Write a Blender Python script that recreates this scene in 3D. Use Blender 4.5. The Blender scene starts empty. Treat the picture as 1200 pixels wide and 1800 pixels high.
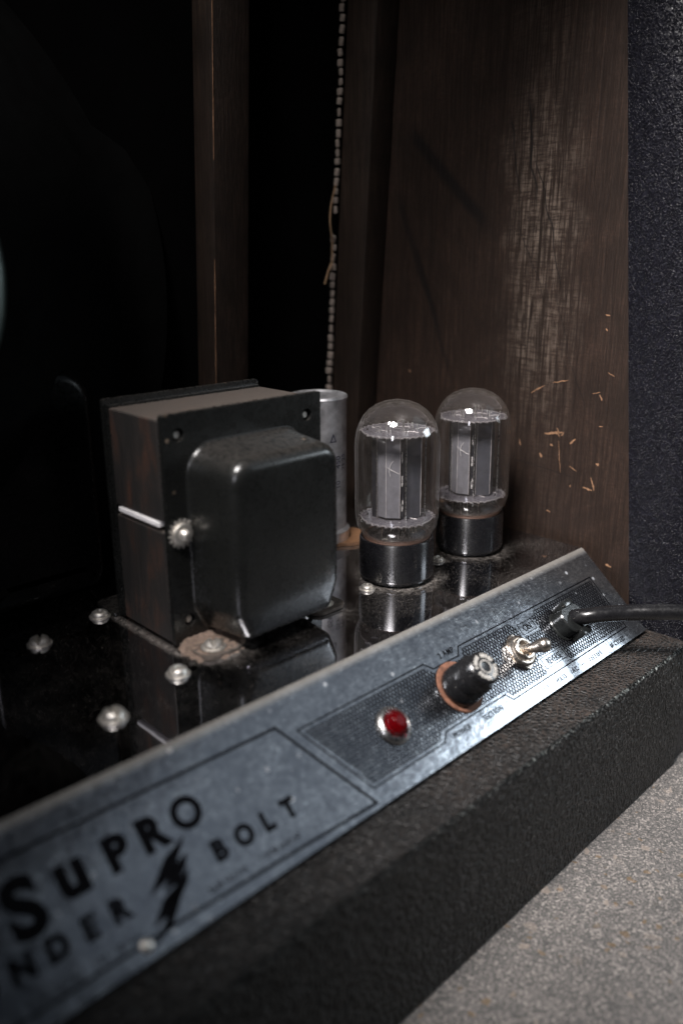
import bpy, bmesh, math, random
from mathutils import Vector, Matrix
from mathutils.geometry import tessellate_polygon

random.seed(7)
S = 0.001                      # everything below is written in millimetres
SC = bpy.context.scene
COL = SC.collection

# ------------------------------------------------------------------ camera
FPX, HOR = 1440.0, 440.0
pitch = math.atan2(900 - HOR, FPX)
yaw = math.atan2(2130 - 600, FPX / math.cos(pitch))
hd = Vector((math.cos(yaw), math.sin(yaw), 0))
CF = hd * math.cos(pitch) - Vector((0, 0, math.sin(pitch)))
CR = Vector((math.sin(yaw), -math.cos(yaw), 0))
CU = CR.cross(CF)
cam = bpy.data.cameras.new('camera')
camo = bpy.data.objects.new('camera', cam)
COL.objects.link(camo)
mw = Matrix((CR, CU, -CF)).transposed().to_4x4()
mw.translation = Vector((0, 0, 142.6)) * S
camo.matrix_world = mw
cam.sensor_fit = 'VERTICAL'
cam.sensor_height = 36
cam.lens = FPX / 1800 * 36
cam.clip_start = 0.01
cam.clip_end = 50
cam.dof.use_dof = True
cam.dof.focus_distance = 0.368
cam.dof.aperture_fstop = 4.7
cam.dof.aperture_blades = 0
SC.camera = camo

# ------------------------------------------------------------------ light
SC.view_settings.view_transform = 'Standard'
SC.view_settings.look = 'None'
SC.view_settings.exposure = 0
SC.view_settings.gamma = 1
world = bpy.data.worlds.new('World')
SC.world = world
world.use_nodes = True
world.node_tree.nodes['Background'].inputs[0].default_value = (0.52, 0.64, 0.95, 1)
world.node_tree.nodes['Background'].inputs[1].default_value = 0.006


def aim(o, loc, target):
    o.location = Vector(loc) * S
    d = (Vector(target) - Vector(loc)).normalized()
    o.rotation_euler = d.to_track_quat('-Z', 'Y').to_euler()


def area(name, loc, target, sx, sy, power, col, spread=180):
    l = bpy.data.lights.new(name, 'AREA')
    l.shape = 'ELLIPSE' if name == 'key_lamp' else 'RECTANGLE'
    l.size = sx * S
    l.size_y = sy * S
    l.energy = power
    l.color = col
    l.spread = math.radians(spread)
    o = bpy.data.objects.new(name, l)
    COL.objects.link(o)
    aim(o, loc, target)
    return o


def spot(name, loc, target, power, col, radius, size, blend):
    l = bpy.data.lights.new(name, 'SPOT')
    l.energy = power
    l.color = col
    l.shadow_soft_size = radius * S
    l.spot_size = math.radians(size)
    l.spot_blend = blend
    o = bpy.data.objects.new(name, l)
    COL.objects.link(o)
    aim(o, loc, target)
    return o


area('key_lamp', (-20, 130, 480), (332, 200, 30), 200, 130, 1.08, (1.0, 0.955, 0.935), 53)
area('softbox_lamp', (640, -112, 190), (390, 60, -60), 200, 125, .32, (0.84, 0.93, 1.0), 88)
area('added_panel_fill', (585, -215, 520), (220, 170, 0), 560, 400, .105, (0.76, 0.87, 1.0), 120)  # added unseen area lamp to brighten the control panel's bluish reflection
area('fill_lamp', (-260, -40, 260), (196, 310, 50), 70, 120, .026, (0.93, 0.92, 1.0), 37)

# ------------------------------------------------------------------ materials


class NT:
    def __init__(self, name, origin=None):
        self.origin = origin
        self.m = bpy.data.materials.new(name)
        self.m.use_nodes = True
        self.t = self.m.node_tree
        self.b = self.t.nodes['Principled BSDF']
        self.out = self.t.nodes['Material Output']

    def n(self, kind, **kw):
        n = self.t.nodes.new(kind)
        for k, v in kw.items():
            setattr(n, k, v)
        return n

    def l(self, a, b):
        self.t.links.new(a, b)

    def put(self, sock, v):
        if isinstance(v, bpy.types.NodeSocket):
            self.l(v, sock)
        elif isinstance(v, (int, float)):
            try:
                sock.default_value = v
            except TypeError:
                sock.default_value = (v, v, v)
        else:
            v = tuple(v)
            if len(sock.default_value) == 4 and len(v) == 3:
                v = v + (1,)
            sock.default_value = v

    def mm(self):
        if not hasattr(self, '_mm'):
            tc = self.n('ShaderNodeTexCoord')
            v = self.n('ShaderNodeVectorMath', operation='SCALE')
            self.l(tc.outputs['Object'], v.inputs[0])
            v.inputs['Scale'].default_value = 1000
            self._mm = v.outputs[0]
            if self.origin:
                ad = self.n('ShaderNodeVectorMath', operation='ADD')
                self.l(v.outputs[0], ad.inputs[0])
                ad.inputs[1].default_value = self.origin
                self._mm = ad.outputs[0]
        return self._mm

    def vec(self, scale=(1, 1, 1), rot=(0, 0, 0), loc=(0, 0, 0)):
        mp = self.n('ShaderNodeMapping')
        self.l(self.mm(), mp.inputs[0])
        mp.inputs['Scale'].default_value = scale
        mp.inputs['Rotation'].default_value = rot
        mp.inputs['Location'].default_value = loc
        return mp.outputs[0]

    def noise(self, scale, detail=4, rough=.55, vec=None, dist=0):
        n = self.n('ShaderNodeTexNoise')
        self.l(vec or self.mm(), n.inputs['Vector'])
        n.inputs['Scale'].default_value = scale
        n.inputs['Detail'].default_value = detail
        n.inputs['Roughness'].default_value = rough
        n.inputs['Distortion'].default_value = dist
        return n.outputs['Fac']

    def voro(self, scale, feature='F1', vec=None, out='Distance', rnd=1):
        n = self.n('ShaderNodeTexVoronoi', feature=feature)
        self.l(vec or self.mm(), n.inputs['Vector'])
        n.inputs['Scale'].default_value = scale
        n.inputs['Randomness'].default_value = rnd
        return n.outputs[out]

    def ramp(self, fac, stops, interp='LINEAR'):
        n = self.n('ShaderNodeValToRGB')
        n.color_ramp.interpolation = interp
        e = n.color_ramp.elements
        while len(e) < len(stops):
            e.new(0.5)
        for k, (p, c) in enumerate(stops):
            e[k].position = p
            e[k].color = (c, c, c, 1) if isinstance(c, (int, float)) else tuple(c) + (1,)
        self.put(n.inputs[0], fac)
        return n.outputs[0]

    def math(self, op, a, b=0.0, clamp=False):
        n = self.n('ShaderNodeMath', operation=op)
        n.use_clamp = clamp
        self.put(n.inputs[0], a)
        self.put(n.inputs[1], b)
        return n.outputs[0]

    def mix(self, fac, a, b):
        n = self.n('ShaderNodeMix', data_type='RGBA')
        self.put(n.inputs[0], fac)
        self.put(n.inputs[6], a)
        self.put(n.inputs[7], b)
        return n.outputs[2]

    def sep(self, vec=None):
        n = self.n('ShaderNodeSeparateXYZ')
        self.l(vec or self.mm(), n.inputs[0])
        return n.outputs

    def bump(self, h, dist_mm=0.3, strength=1.0, normal=None):
        n = self.n('ShaderNodeBump')
        n.inputs['Strength'].default_value = strength
        n.inputs['Distance'].default_value = dist_mm * S
        self.put(n.inputs['Height'], h)
        if normal is not None:
            self.l(normal, n.inputs['Normal'])
        self.l(n.outputs[0], self.b.inputs['Normal'])
        return n.outputs[0]

    def set(self, **kw):
        names = dict(base='Base Color', rough='Roughness', metal='Metallic', spec='Specular IOR Level',
                     coat='Coat Weight', coatr='Coat Roughness', trans='Transmission Weight', ior='IOR')
        for k, v in kw.items():
            self.put(self.b.inputs[names[k]], v)
        return self


def m_simple(name, base, rough=.5, metal=0, spec=.5, var=.25, scale=.25, coat=0, bump=0):
    t = NT(name)
    n = t.noise(scale, 5)
    dark = tuple(c * (1 - var) for c in base)
    lite = tuple(min(1, c * (1 + var)) for c in base)
    t.set(base=t.ramp(n, [(.3, dark), (.7, lite)]), metal=metal, spec=spec, coat=coat)
    t.set(rough=t.ramp(t.noise(scale * 3, 3), [(.3, max(.02, rough - .08)), (.7, min(1, rough + .08))]))
    if bump:
        t.bump(t.noise(scale * 8, 3), bump)
    return t.m


def m_floor():
    t = NT('speckled stone floor')
    c1 = t.voro(1 / .7, out='Color')
    cell = t.sep(c1)[0]
    base = t.ramp(cell, [(0, (.035, .034, .032)), (.35, (.10, .092, .085)), (.62, (.20, .18, .168)),
                         (.86, (.38, .33, .30)), (.97, (.60, .53, .48))])
    fine = t.noise(2.6, 3, .75)
    base = t.mix(.38, base, t.ramp(fine, [(.33, (.07, .07, .068)), (.5, (.14, .135, .13)), (.66, (.43, .40, .378))]))
    chips = t.sep(t.voro(1 / 3.4, out='Color'))[1]
    base = t.mix(t.ramp(chips, [(.97, 0), (.98, .6)]), base, (.42, .34, .28))
    rust = t.sep(t.voro(1 / 2.4, out='Color', vec=t.vec(loc=(9, 4, 1))))[2]
    base = t.mix(t.ramp(rust, [(.975, 0), (.985, .55)]), base, (.22, .125, .04))
    big = t.noise(.018, 4)
    base = t.mix(t.ramp(big, [(.3, .35), (.7, 0)]), base, (.05, .047, .045))
    t.set(base=base, rough=t.ramp(fine, [(.3, .42), (.7, .7)]))
    t.bump(t.math('ADD', fine, t.math('MULTIPLY', cell, .5)), .25)
    return t.m


def m_vinyl(name, kind):
    t = NT(name, (364, 150, -101))
    if kind == 'front':       # wrinkled leather grain, its crease shade painted into the colour
        nv = t.n('ShaderNodeTexNoise')
        t.l(t.mm(), nv.inputs['Vector'])
        nv.inputs['Scale'].default_value = .35
        nv.inputs['Detail'].default_value = 3
        sb = t.n('ShaderNodeVectorMath', operation='MULTIPLY_ADD')
        t.l(nv.outputs['Color'], sb.inputs[0])
        sb.inputs[1].default_value = (2.6, 2.6, 2.6)
        t.l(t.vec(scale=(1, 1, .62), rot=(0, .55, 0)), sb.inputs[2])
        e = t.voro(.42, 'DISTANCE_TO_EDGE', vec=sb.outputs[0])
        fold = t.ramp(e, [(0, 0), (.16, .75), (.4, 1)])
        soft = t.noise(.16, 4, .6, vec=t.vec(scale=(1, 1, .6), rot=(0, .6, 0)), dist=.8)
        h = t.math('ADD', fold, t.math('MULTIPLY', soft, 1.6))
        t.bump(h, 2.2, 1.0)
        base = t.mix(fold, (.0015, .0015, .0015), t.ramp(soft, [(.35, (.010, .010, .0098)), (.68, (.044, .0445, .043))]))
        wear = t.ramp(t.noise(.5, 5, .7), [(.5, 0), (.64, 1)])
        z = t.sep()[2]
        edge = t.ramp(t.math('ADD', z, 35.1), [(0, 0), (.5, .9)])
        xr = t.ramp(t.math('DIVIDE', t.sep()[0], 400), [(.42, .06), (.75, 1)])
        base = t.mix(t.math('MULTIPLY', t.math('MULTIPLY', edge, wear), xr), base, (.30, .33, .32))
        # an old vertical scrape and a few pale nicks
        x = t.sep()[0]
        d = t.math('ABSOLUTE', t.math('SUBTRACT', x, t.math('ADD', 187, t.math('MULTIPLY', t.noise(.12, 3), 5))))
        sc = t.math('MULTIPLY', t.ramp(t.math('DIVIDE', d, 3), [(.2, .35), (.5, 0)]), t.ramp(t.noise(.2, 4, .7), [(.5, 0), (.62, 1)]))
        zz = t.ramp(t.math('DIVIDE', t.math('ADD', z, 95), 55), [(.0, 1), (.75, 1), (.9, 0)])
        base = t.mix(t.math('MULTIPLY', sc, zz), base, (.14, .14, .14))
        t.set(base=base, rough=.44, spec=.3)
    elif kind == 'ledge':     # worn top with brown crackle, painted darker leftwards as the light falls off
        v = t.vec(scale=(1, 1, 1))
        wob = t.noise(.5, 3)
        e = t.voro(.52, 'DISTANCE_TO_EDGE')
        crack = t.ramp(e, [(.02, 1), (.13, 0)])
        patch = t.math('MULTIPLY', t.ramp(t.noise(.035, 4, .6), [(.35, .15), (.6, 1)]), t.ramp(t.math('DIVIDE', t.sep()[0], 400), [(.3, .12), (.72, 1)]))
        dust = t.ramp(t.noise(1.4, 4, .75), [(.55, 0), (.75, 1)])
        base = t.mix(t.math('MULTIPLY', crack, t.math('MULTIPLY', patch, .8)), (.0045, .0042, .004), (.075, .056, .046))
        base = t.mix(t.math('MULTIPLY', t.math('MULTIPLY', dust, .2), t.ramp(t.math('DIVIDE', t.sep()[0], 400), [(.2, .2), (.7, 1)])), base, (.08, .068, .06))
        chip = t.ramp(t.sep(t.voro(.12, out='Color'))[0], [(.0, 0), (1, 0)])
        t.set(base=base, rough=.5)
        t.bump(t.math('ADD', t.math('MULTIPLY', t.ramp(e, [(0, 0), (.25, 1)]), .7), wob), .55)
    else:                     # pebbled
        e = t.voro(1.35, 'F1', vec=t.vec(scale=(1, 1, .8)))
        n2 = t.noise(.45, 3)
        h = t.math('ADD', t.ramp(e, [(0, 1), (.6, 0)], 'EASE'), t.math('MULTIPLY', n2, .5))
        t.bump(h, .6)
        t.set(base=t.ramp(n2, [(.3, (.004, .004, .006)), (.7, (.009, .009, .013))]), rough=.24, spec=.3)
    return t.m


def m_wood(name, base=(.055, .033, .022), panel=False, axis=2):
    t = NT(name, (364, 150, -101))
    sc = [.62, .62, .62]
    sc[axis] = .028
    g1 = t.noise(1.0, 6, .62, vec=t.vec(scale=tuple(sc)), dist=1.1)
    sc2 = [1.9, 1.9, 1.9]
    sc2[axis] = .05
    g2 = t.noise(1.0, 4, .6, vec=t.vec(scale=tuple(sc2)))
    sc3 = [4.5, 4.5, 4.5]
    sc3[axis] = .22
    g3 = t.noise(1.0, 3, .7, vec=t.vec(scale=tuple(sc3)))
    big = t.noise(.022, 6, .68, dist=.6)
    c = t.ramp(g1, [(.3, tuple(x * .35 for x in base)), (.52, base), (.75, tuple(x * 1.75 for x in base))])
    c = t.mix(t.ramp(g2, [(.35, .55), (.6, 0)]), c, tuple(x * .22 for x in base))
    c = t.mix(t.ramp(big, [(.34, .85), (.62, 0)]), c, tuple(x * .28 for x in base))
    c = t.mix(t.ramp(g3, [(.36, .75), (.56, 0)]), c, tuple(x * .15 for x in base))
    h = t.math('ADD', g1, t.math('ADD', t.math('MULTIPLY', g2, .6), t.math('MULTIPLY', g3, .6)))
    if panel:
        # cross figure of the veneer, dark grazing scratches and broad painted shadow streaks
        cross = t.noise(1.0, 3, .6, vec=t.vec(scale=(.5, .22, .95)))
        c = t.mix(t.ramp(cross, [(.40, .5), (.58, 0)]), c, tuple(x * .35 for x in base))
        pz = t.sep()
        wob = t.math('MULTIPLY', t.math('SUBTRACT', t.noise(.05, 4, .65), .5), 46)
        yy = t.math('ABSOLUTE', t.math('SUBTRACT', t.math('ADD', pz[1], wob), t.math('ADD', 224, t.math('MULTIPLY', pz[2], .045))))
        grey = t.math('MULTIPLY', t.ramp(t.math('DIVIDE', yy, 26), [(.15, .8), (.95, .0)]), t.ramp(t.math('DIVIDE', pz[2], 240), [(.2, .1), (.45, .8), (.72, 1), (.92, .25)]))  # grey band paints the wall's lit patch into the wood
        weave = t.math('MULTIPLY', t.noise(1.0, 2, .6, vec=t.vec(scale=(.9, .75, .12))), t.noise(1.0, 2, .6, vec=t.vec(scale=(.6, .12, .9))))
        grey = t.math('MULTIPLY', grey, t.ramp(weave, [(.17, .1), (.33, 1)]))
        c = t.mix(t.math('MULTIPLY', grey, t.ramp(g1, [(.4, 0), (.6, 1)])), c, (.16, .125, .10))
        sx = t.sep()

        def line(y0, z0, y1, z1, w, amt, wob=2.0, c0=(.004, .003, .003)):
            nonlocal c
            L = math.hypot(y1 - y0, z1 - z0)
            ty, tz = (y1 - y0) / L, (z1 - z0) / L
            a = t.math('ADD', t.math('MULTIPLY', t.math('SUBTRACT', sx[1], y0), ty), t.math('MULTIPLY', t.math('SUBTRACT', sx[2], z0), tz))
            d = t.math('SUBTRACT', t.math('MULTIPLY', t.math('SUBTRACT', sx[1], y0), tz), t.math('MULTIPLY', t.math('SUBTRACT', sx[2], z0), ty))
            d = t.math('ADD', d, t.math('MULTIPLY', t.math('SUBTRACT', t.noise(.03, 2), .5), wob * 5))
            k = t.ramp(t.math('DIVIDE', t.math('ABSOLUTE', d), w), [(.35, amt), (1, 0)])
            e = t.math('DIVIDE', a, L)
            k = t.math('MULTIPLY', k, t.ramp(e, [(.0, 0), (.12, 1), (.8, 1), (1, 0)]))
            c = t.mix(k, c, c0)
        line(243, 213, 233, 160, .8, .85)
        line(237, 190, 214, 118, .5, .8)
        line(252, 205, 243, 167, .7, .8)
        line(245, 160, 226, 118, .45, .6)
        line(222, 128, 196, 60, .4, .5)
        line(232, 140, 205, 75, .35, .45)
        line(318, 205, 258, 150, 4.5, .8, .8)  # from here the broad lines paint diagonal shadows into the wood colour
        line(325, 175, 290, 95, 3.0, .55, 1)
        line(312, 150, 280, 70, 2.0, .5, 1)
        line(240, 37, 200, 33, .5, .5, .5)
    t.set(base=c, rough=t.ramp(g1, [(.3, .75), (.7, .5)]), spec=.18)
    t.bump(h, .35)
    return t.m


def m_plate():
    """bright chromed chassis under years of dust"""
    t = NT('dusty chrome plate', (110, 190, -60))
    f1 = t.noise(.5, 5, .75)
    specks = t.ramp(t.noise(1.3, 3, .8), [(.60, 0), (.67, 1)])
    specks = t.math('MULTIPLY', specks, t.ramp(t.noise(.06, 3), [(.36, .25), (.60, 1)]))
    film = t.math('MULTIPLY', t.ramp(t.noise(.03, 5, .6), [(.45, .0), (.7, .10)]), t.ramp(t.math('DIVIDE', t.sep()[0], 400), [(.4, .15), (.65, 1)]))
    p = t.sep()

    def ring(x, y, r0, r1, amt):
        dx = t.math('SUBTRACT', p[0], x)
        dy = t.math('SUBTRACT', p[1], y)
        d = t.math('SQRT', t.math('ADD', t.math('MULTIPLY', dx, dx), t.math('MULTIPLY', dy, dy)))
        d = t.math('ADD', d, t.math('MULTIPLY', t.math('SUBTRACT', t.noise(.16, 5, .7), .5), 14))
        return t.ramp(t.math('DIVIDE', t.math('SUBTRACT', d, r0), r1 - r0), [(0, amt * .75), (.3, amt * .35), (1, 0)])
    dust = film
    for a in ((263.7, 231.2, 17, 25, .75), (318, 231, 17, 23, .5), (163, 231, 8, 17, .85), (273, 293, 16, 46, .5),
              (243, 230, 3, 8, .7), (293, 230.5, 3, 8, .7), (246, 262, 2, 30, .42), (216, 226, 5, 13, .5)):
        dust = t.math('MAXIMUM', dust, ring(*a))
    # a line of dust that gathered along the foot of the transformer
    ln = t.math('ABSOLUTE', t.math('SUBTRACT', p[0], 149))
    ly = t.ramp(t.math('DIVIDE', t.math('SUBTRACT', p[1], 232), 55), [(0, 0), (.1, 1), (.85, 1), (1, 0)])
    dl = t.math('MULTIPLY', t.ramp(t.math('DIVIDE', t.math('ADD', ln, t.math('MULTIPLY', f1, 2.5)), 5), [(.25, .85), (.8, 0)]), ly)
    dust = t.math('MAXIMUM', dust, dl)
    dust = t.math('MULTIPLY', dust, t.ramp(f1, [(.40, .08), (.60, 1.0)]))
    dust = t.math('MAXIMUM', dust, t.math('MULTIPLY', specks, .7), clamp=True)
    sb = t.n('ShaderNodeBsdfPrincipled')
    t.put(sb.inputs['Base Color'], t.ramp(t.noise(.3, 3), [(.3, (.16, .14, .125)), (.7, (.28, .255, .235))]))
    sb.inputs['Roughness'].default_value = .9
    t.set(base=(.50, .50, .53), metal=1, rough=t.ramp(t.noise(.05, 4), [(.3, .022), (.7, .055)]))
    t.bump(t.noise(.08, 2), .01)
    mx = t.n('ShaderNodeMixShader')
    t.l(dust, mx.inputs[0])
    t.l(t.b.outputs[0], mx.inputs[1])
    t.l(sb.outputs[0], mx.inputs[2])
    t.l(mx.outputs[0], t.out.inputs[0])
    return t.m


def m_panel():
    """tarnished plated panel, mottled blue grey"""
    t = NT('tarnished control panel metal', (110, 190, -60))
    n1 = t.noise(.45, 6, .72)
    n2 = t.noise(.07, 5, .6)
    scr = t.noise(1.0, 4, .7, vec=t.vec(scale=(.25, 1.6, 1.6), rot=(0, 0, .5)))
    base = t.ramp(n1, [(.30, (.22, .235, .26)), (.5, (.33, .35, .38)), (.68, (.52, .545, .57))])
    base = t.mix(t.ramp(n2, [(.35, .45), (.65, 0)]), base, (.17, .185, .215))
    fs = t.math('MULTIPLY', t.ramp(scr, [(.56, 0), (.68, .8)]), t.ramp(n2, [(.42, 0), (.6, 1)]))
    base = t.mix(fs, base, (.70, .74, .76))
    sm = t.ramp(t.noise(1.5, 3, .75), [(.60, 0), (.70, .6)])
    base = t.mix(sm, base, (.10, .105, .12))
    spots = t.ramp(t.voro(.16, vec=t.vec(loc=(3, 1, 0))), [(.10, .8), (.17, 0)])
    spots = t.math('MULTIPLY', spots, t.ramp(t.noise(.05, 2), [(.5, 0), (.6, 1)]))
    z = t.sep()[2]
    # worn, yellowed metal on the bent edge
    edge = t.ramp(t.math('ADD', t.math('DIVIDE', z, 4), 1), [(.45, 0), (.85, .6)])
    base = t.mix(edge, base, (.42, .38, .32))
    t.set(base=base, metal=t.math('SUBTRACT', t.math('SUBTRACT', .95, t.math('MULTIPLY', edge, .6)), t.math('MULTIPLY', spots, .8), True),
          rough=t.ramp(t.math('ADD', t.math('MULTIPLY', n1, .6), t.math('MULTIPLY', scr, .4)), [(.3, .14), (.7, .30)]))
    t.bump(n2, .25)
    return t.m


def m_glass():
    t = NT('dusty bulb glass')
    t.t.nodes.remove(t.b)
    lw = t.n('ShaderNodeLayerWeight')
    lw.inputs['Blend'].default_value = .5
    fac = t.math('ADD', t.math('MULTIPLY', t.math('POWER', lw.outputs['Facing'], 2.7), .6), .05, clamp=True)
    tr = t.n('ShaderNodeBsdfTransparent')
    tr.inputs[0].default_value = (.975, .97, .965, 1)
    gl = t.n('ShaderNodeBsdfGlossy')
    gl.inputs['Roughness'].default_value = .045
    gl.inputs[0].default_value = (1, 1, 1, 1)
    m1 = t.n('ShaderNodeMixShader')
    t.l(fac, m1.inputs[0]); t.l(tr.outputs[0], m1.inputs[1]); t.l(gl.outputs[0], m1.inputs[2])
    df = t.n('ShaderNodeBsdfDiffuse')
    z = t.sep()[2]
    df.inputs[0].default_value = (.40, .36, .33, 1)
    film = t.ramp(t.noise(.35, 5, .7), [(.35, .0), (.7, .018)])
    top = t.ramp(t.math('DIVIDE', z, 82), [(.25, .22), (.31, .008), (.78, .003), (.9, .012)])
    sp = t.math('MULTIPLY', t.ramp(t.noise(2.2, 2, .7), [(.68, 0), (.75, 1)]), .20)
    film = t.math('ADD', t.math('ADD', t.math('ADD', film, t.math('MULTIPLY', t.math('POWER', lw.outputs['Facing'], 6.0), .16)), top), sp, clamp=True)  # facing term paints bright rim reflections into the diffuse film
    m2 = t.n('ShaderNodeMixShader')
    t.l(film, m2.inputs[0]); t.l(m1.outputs[0], m2.inputs[1]); t.l(df.outputs[0], m2.inputs[2])
    t.l(m2.outputs[0], t.out.inputs[0])
    return t.m


def m_stack():
    t = NT('rusty lamination steel')
    lam = t.noise(1.0, 2, .5, vec=t.vec(scale=(.05, 1.1, .05)))
    n = t.noise(.06, 5, .65, vec=t.vec(scale=(1, 1.6, .6)))
    f = t.noise(.9, 4, .7)
    base = t.ramp(n, [(.36, (.012, .0112, .0105)), (.52, (.024, .018, .0155)), (.66, (.072, .030, .017)), (.82, (.036, .021, .0155))])
    base = t.mix(t.ramp(f, [(.35, .7), (.62, 0)]), base, (.009, .0085, .008))
    base = t.mix(t.ramp(lam, [(.38, .55), (.55, 0)]), base, (.006, .0055, .005))
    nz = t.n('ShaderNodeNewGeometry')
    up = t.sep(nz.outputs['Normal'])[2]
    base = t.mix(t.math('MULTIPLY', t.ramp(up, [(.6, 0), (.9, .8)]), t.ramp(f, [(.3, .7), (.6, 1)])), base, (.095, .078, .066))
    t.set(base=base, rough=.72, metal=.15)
    t.bump(t.math('ADD', lam, t.math('MULTIPLY', f, .4)), .18)
    return t.m


def m_bell():
    t = NT('black painted steel')
    f = t.noise(.5, 5, .7)
    big = t.noise(.05, 4)
    base = t.ramp(big, [(.3, (.0055, .0058, .0055)), (.7, (.010, .0105, .010))])
    chips = t.math('MULTIPLY', t.ramp(t.voro(.10), [(.05, 1), (.09, 0)]), t.ramp(t.noise(.04, 2), [(.52, 0), (.58, 1)]))
    base = t.mix(t.math('MULTIPLY', chips, .8), base, (.20, .15, .11))
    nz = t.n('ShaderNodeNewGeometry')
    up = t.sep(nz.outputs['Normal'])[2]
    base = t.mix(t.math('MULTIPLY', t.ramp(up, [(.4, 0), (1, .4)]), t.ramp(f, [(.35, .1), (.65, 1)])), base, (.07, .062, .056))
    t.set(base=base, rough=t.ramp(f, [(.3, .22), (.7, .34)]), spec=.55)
    t.bump(t.noise(.7, 3), .04)
    return t.m


M = {}
M['floor'] = m_floor()
M['vinyl_front'] = m_vinyl('black wrinkled vinyl', 'front')
M['vinyl_ledge'] = m_vinyl('worn black vinyl', 'ledge')
M['vinyl_side'] = m_vinyl('black pebbled vinyl', 'side')
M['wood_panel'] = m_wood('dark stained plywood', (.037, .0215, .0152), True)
M['wood'] = m_wood('dark stained batten', (.034, .022, .016))
M['wood_x'] = m_wood('dark bottom board', (.03, .02, .015), axis=0)
M['black_board'] = m_simple('black painted board', (.0018, .0017, .0018), .9, spec=.03, scale=.05)
M['plate'] = m_plate()
M['panel'] = m_panel()
M['ink'] = m_simple('black printing ink', (.002, .002, .003), .65, spec=.06, scale=.8)
M['glass'] = m_glass()
M['stack'] = m_stack()
M['bell'] = m_bell()
M['bakelite'] = m_simple('black bakelite', (.010, .010, .011), .24, spec=.6, scale=.35, bump=.015)
def m_base():
    t = NT('black moulded tube base')
    n = t.noise(.35, 5)
    t.set(base=t.ramp(n, [(.3, (.004, .004, .005)), (.7, (.008, .008, .009))]), spec=.8)
    t.set(rough=t.ramp(t.noise(1.2, 3), [(.3, .25), (.7, .30)]))
    tg = t.n('ShaderNodeTangent', direction_type='RADIAL', axis='Z')
    t.l(tg.outputs[0], t.b.inputs['Tangent'])
    t.b.inputs['Anisotropic'].default_value = .92
    t.b.inputs['Anisotropic Rotation'].default_value = .25
    return t.m


M['tube_base'] = m_base()
M['nickel'] = m_simple('dulled nickel', (.62, .56, .50), .30, 1, scale=.5, bump=.02)
M['steel'] = m_simple('zinc plated steel', (.70, .67, .62), .45, .9, scale=.5, bump=.03)
M['rim_steel'] = m_simple('bright chrome rim', (.85, .83, .80), .26, 1, scale=.4)
M['alu'] = m_simple('dull aluminium can', (.66, .66, .68), .46, .9, scale=.18, var=.35, bump=.03)
M['wafer'] = m_simple('brown phenolic wafer', (.20, .105, .055), .5, scale=.3)
M['paper'] = m_simple('white paper strip', (.78, .76, .76), .7, scale=.3, var=.08)
M['rust'] = m_simple('rusty fibre washer', (.17, .075, .045), .8, scale=.5, var=.45, bump=.08)
M['anode'] = m_simple('grey anode plate', (.20, .20, .225), .45, .4, scale=.25, var=.2, bump=.02)
M['anode_mid'] = m_simple('blue grey anode plate', (.075, .078, .095), .4, .4, scale=.25, var=.2, bump=.02)
M['anode_dark'] = m_simple('dark anode plate', (.018, .019, .026), .45, .4, scale=.3, bump=.02)
M['mica'] = m_simple('grey mica', (.11, .105, .12), .3, .1, scale=.3, var=.15)
M['mica_edge'] = m_simple('bright mica edge', (.55, .52, .53), .4, .3, scale=.6)
M['wire'] = m_simple('bright nickel wire', (.85, .82, .78), .28, 1, scale=.5)
M['pale'] = m_simple('pale scratch', (.62, .60, .60), .6, scale=.6)
M['cement'] = m_simple('brown basing cement', (.085, .045, .03), .7, scale=.5)
M['rubber'] = m_simple('black rubber cord', (.008, .008, .009), .28, spec=.55, scale=.2, bump=.01)
M['relief'] = m_simple('black nylon bushing', (.011, .012, .012), .2, spec=.6, scale=.3, bump=.02)
M['emboss'] = m_simple('pale embossed lettering', (.44, .42, .39), .6, scale=.8, var=.3)
M['thread'] = m_simple('tan thread', (.24, .15, .085), .8, scale=.8)
M['cloth'] = m_simple('pale cloth loops', (.21, .175, .15), .9, scale=1.2, var=.4, bump=.1)
M['chip'] = m_simple('bare wood', (.20, .108, .058), .8, scale=1.0, var=.4)
M['speaker'] = m_simple('dark green enamel', (.10, .135, .125), .36, .3, scale=.05)
M['dustpile'] = m_simple('matted brown dust', (.235, .175, .14), .95, spec=.1, scale=.7, var=.4, bump=.5)
M['gloss_black'] = m_simple('gloss black paint', (.002, .002, .002), .3, spec=.15, scale=.2)
M['foot'] = m_simple('dusty steel foot', (.085, .068, .056), .75, scale=.5, var=.5, bump=.1)
M['blueink'] = m_simple('dark blue ink', (.012, .012, .03), .6, scale=.8)
M['cone'] = m_simple('black paper cone', (.004, .004, .004), .95, spec=.03, scale=.1)


def m_red():
    t = NT('red jewel glass')
    t.set(base=(.17, .0015, .004), rough=.08, trans=.6, ior=1.5, coat=.4)
    return t.m


M['red'] = m_red()
M['redback'] = m_simple('red reflector', (.25, .003, .006), .35, .3, scale=.8)

# ------------------------------------------------------------------ builders


def thing(name, label, cat, loc=(0, 0, 0), rot=(0, 0, 0), group=None):
    o = bpy.data.objects.new(name, None)
    o.empty_display_size = .01
    COL.objects.link(o)
    o.location = Vector(loc) * S
    o.rotation_euler = rot
    o['label'] = label
    o['category'] = cat
    if group:
        o['group'] = group
    return o


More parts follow.
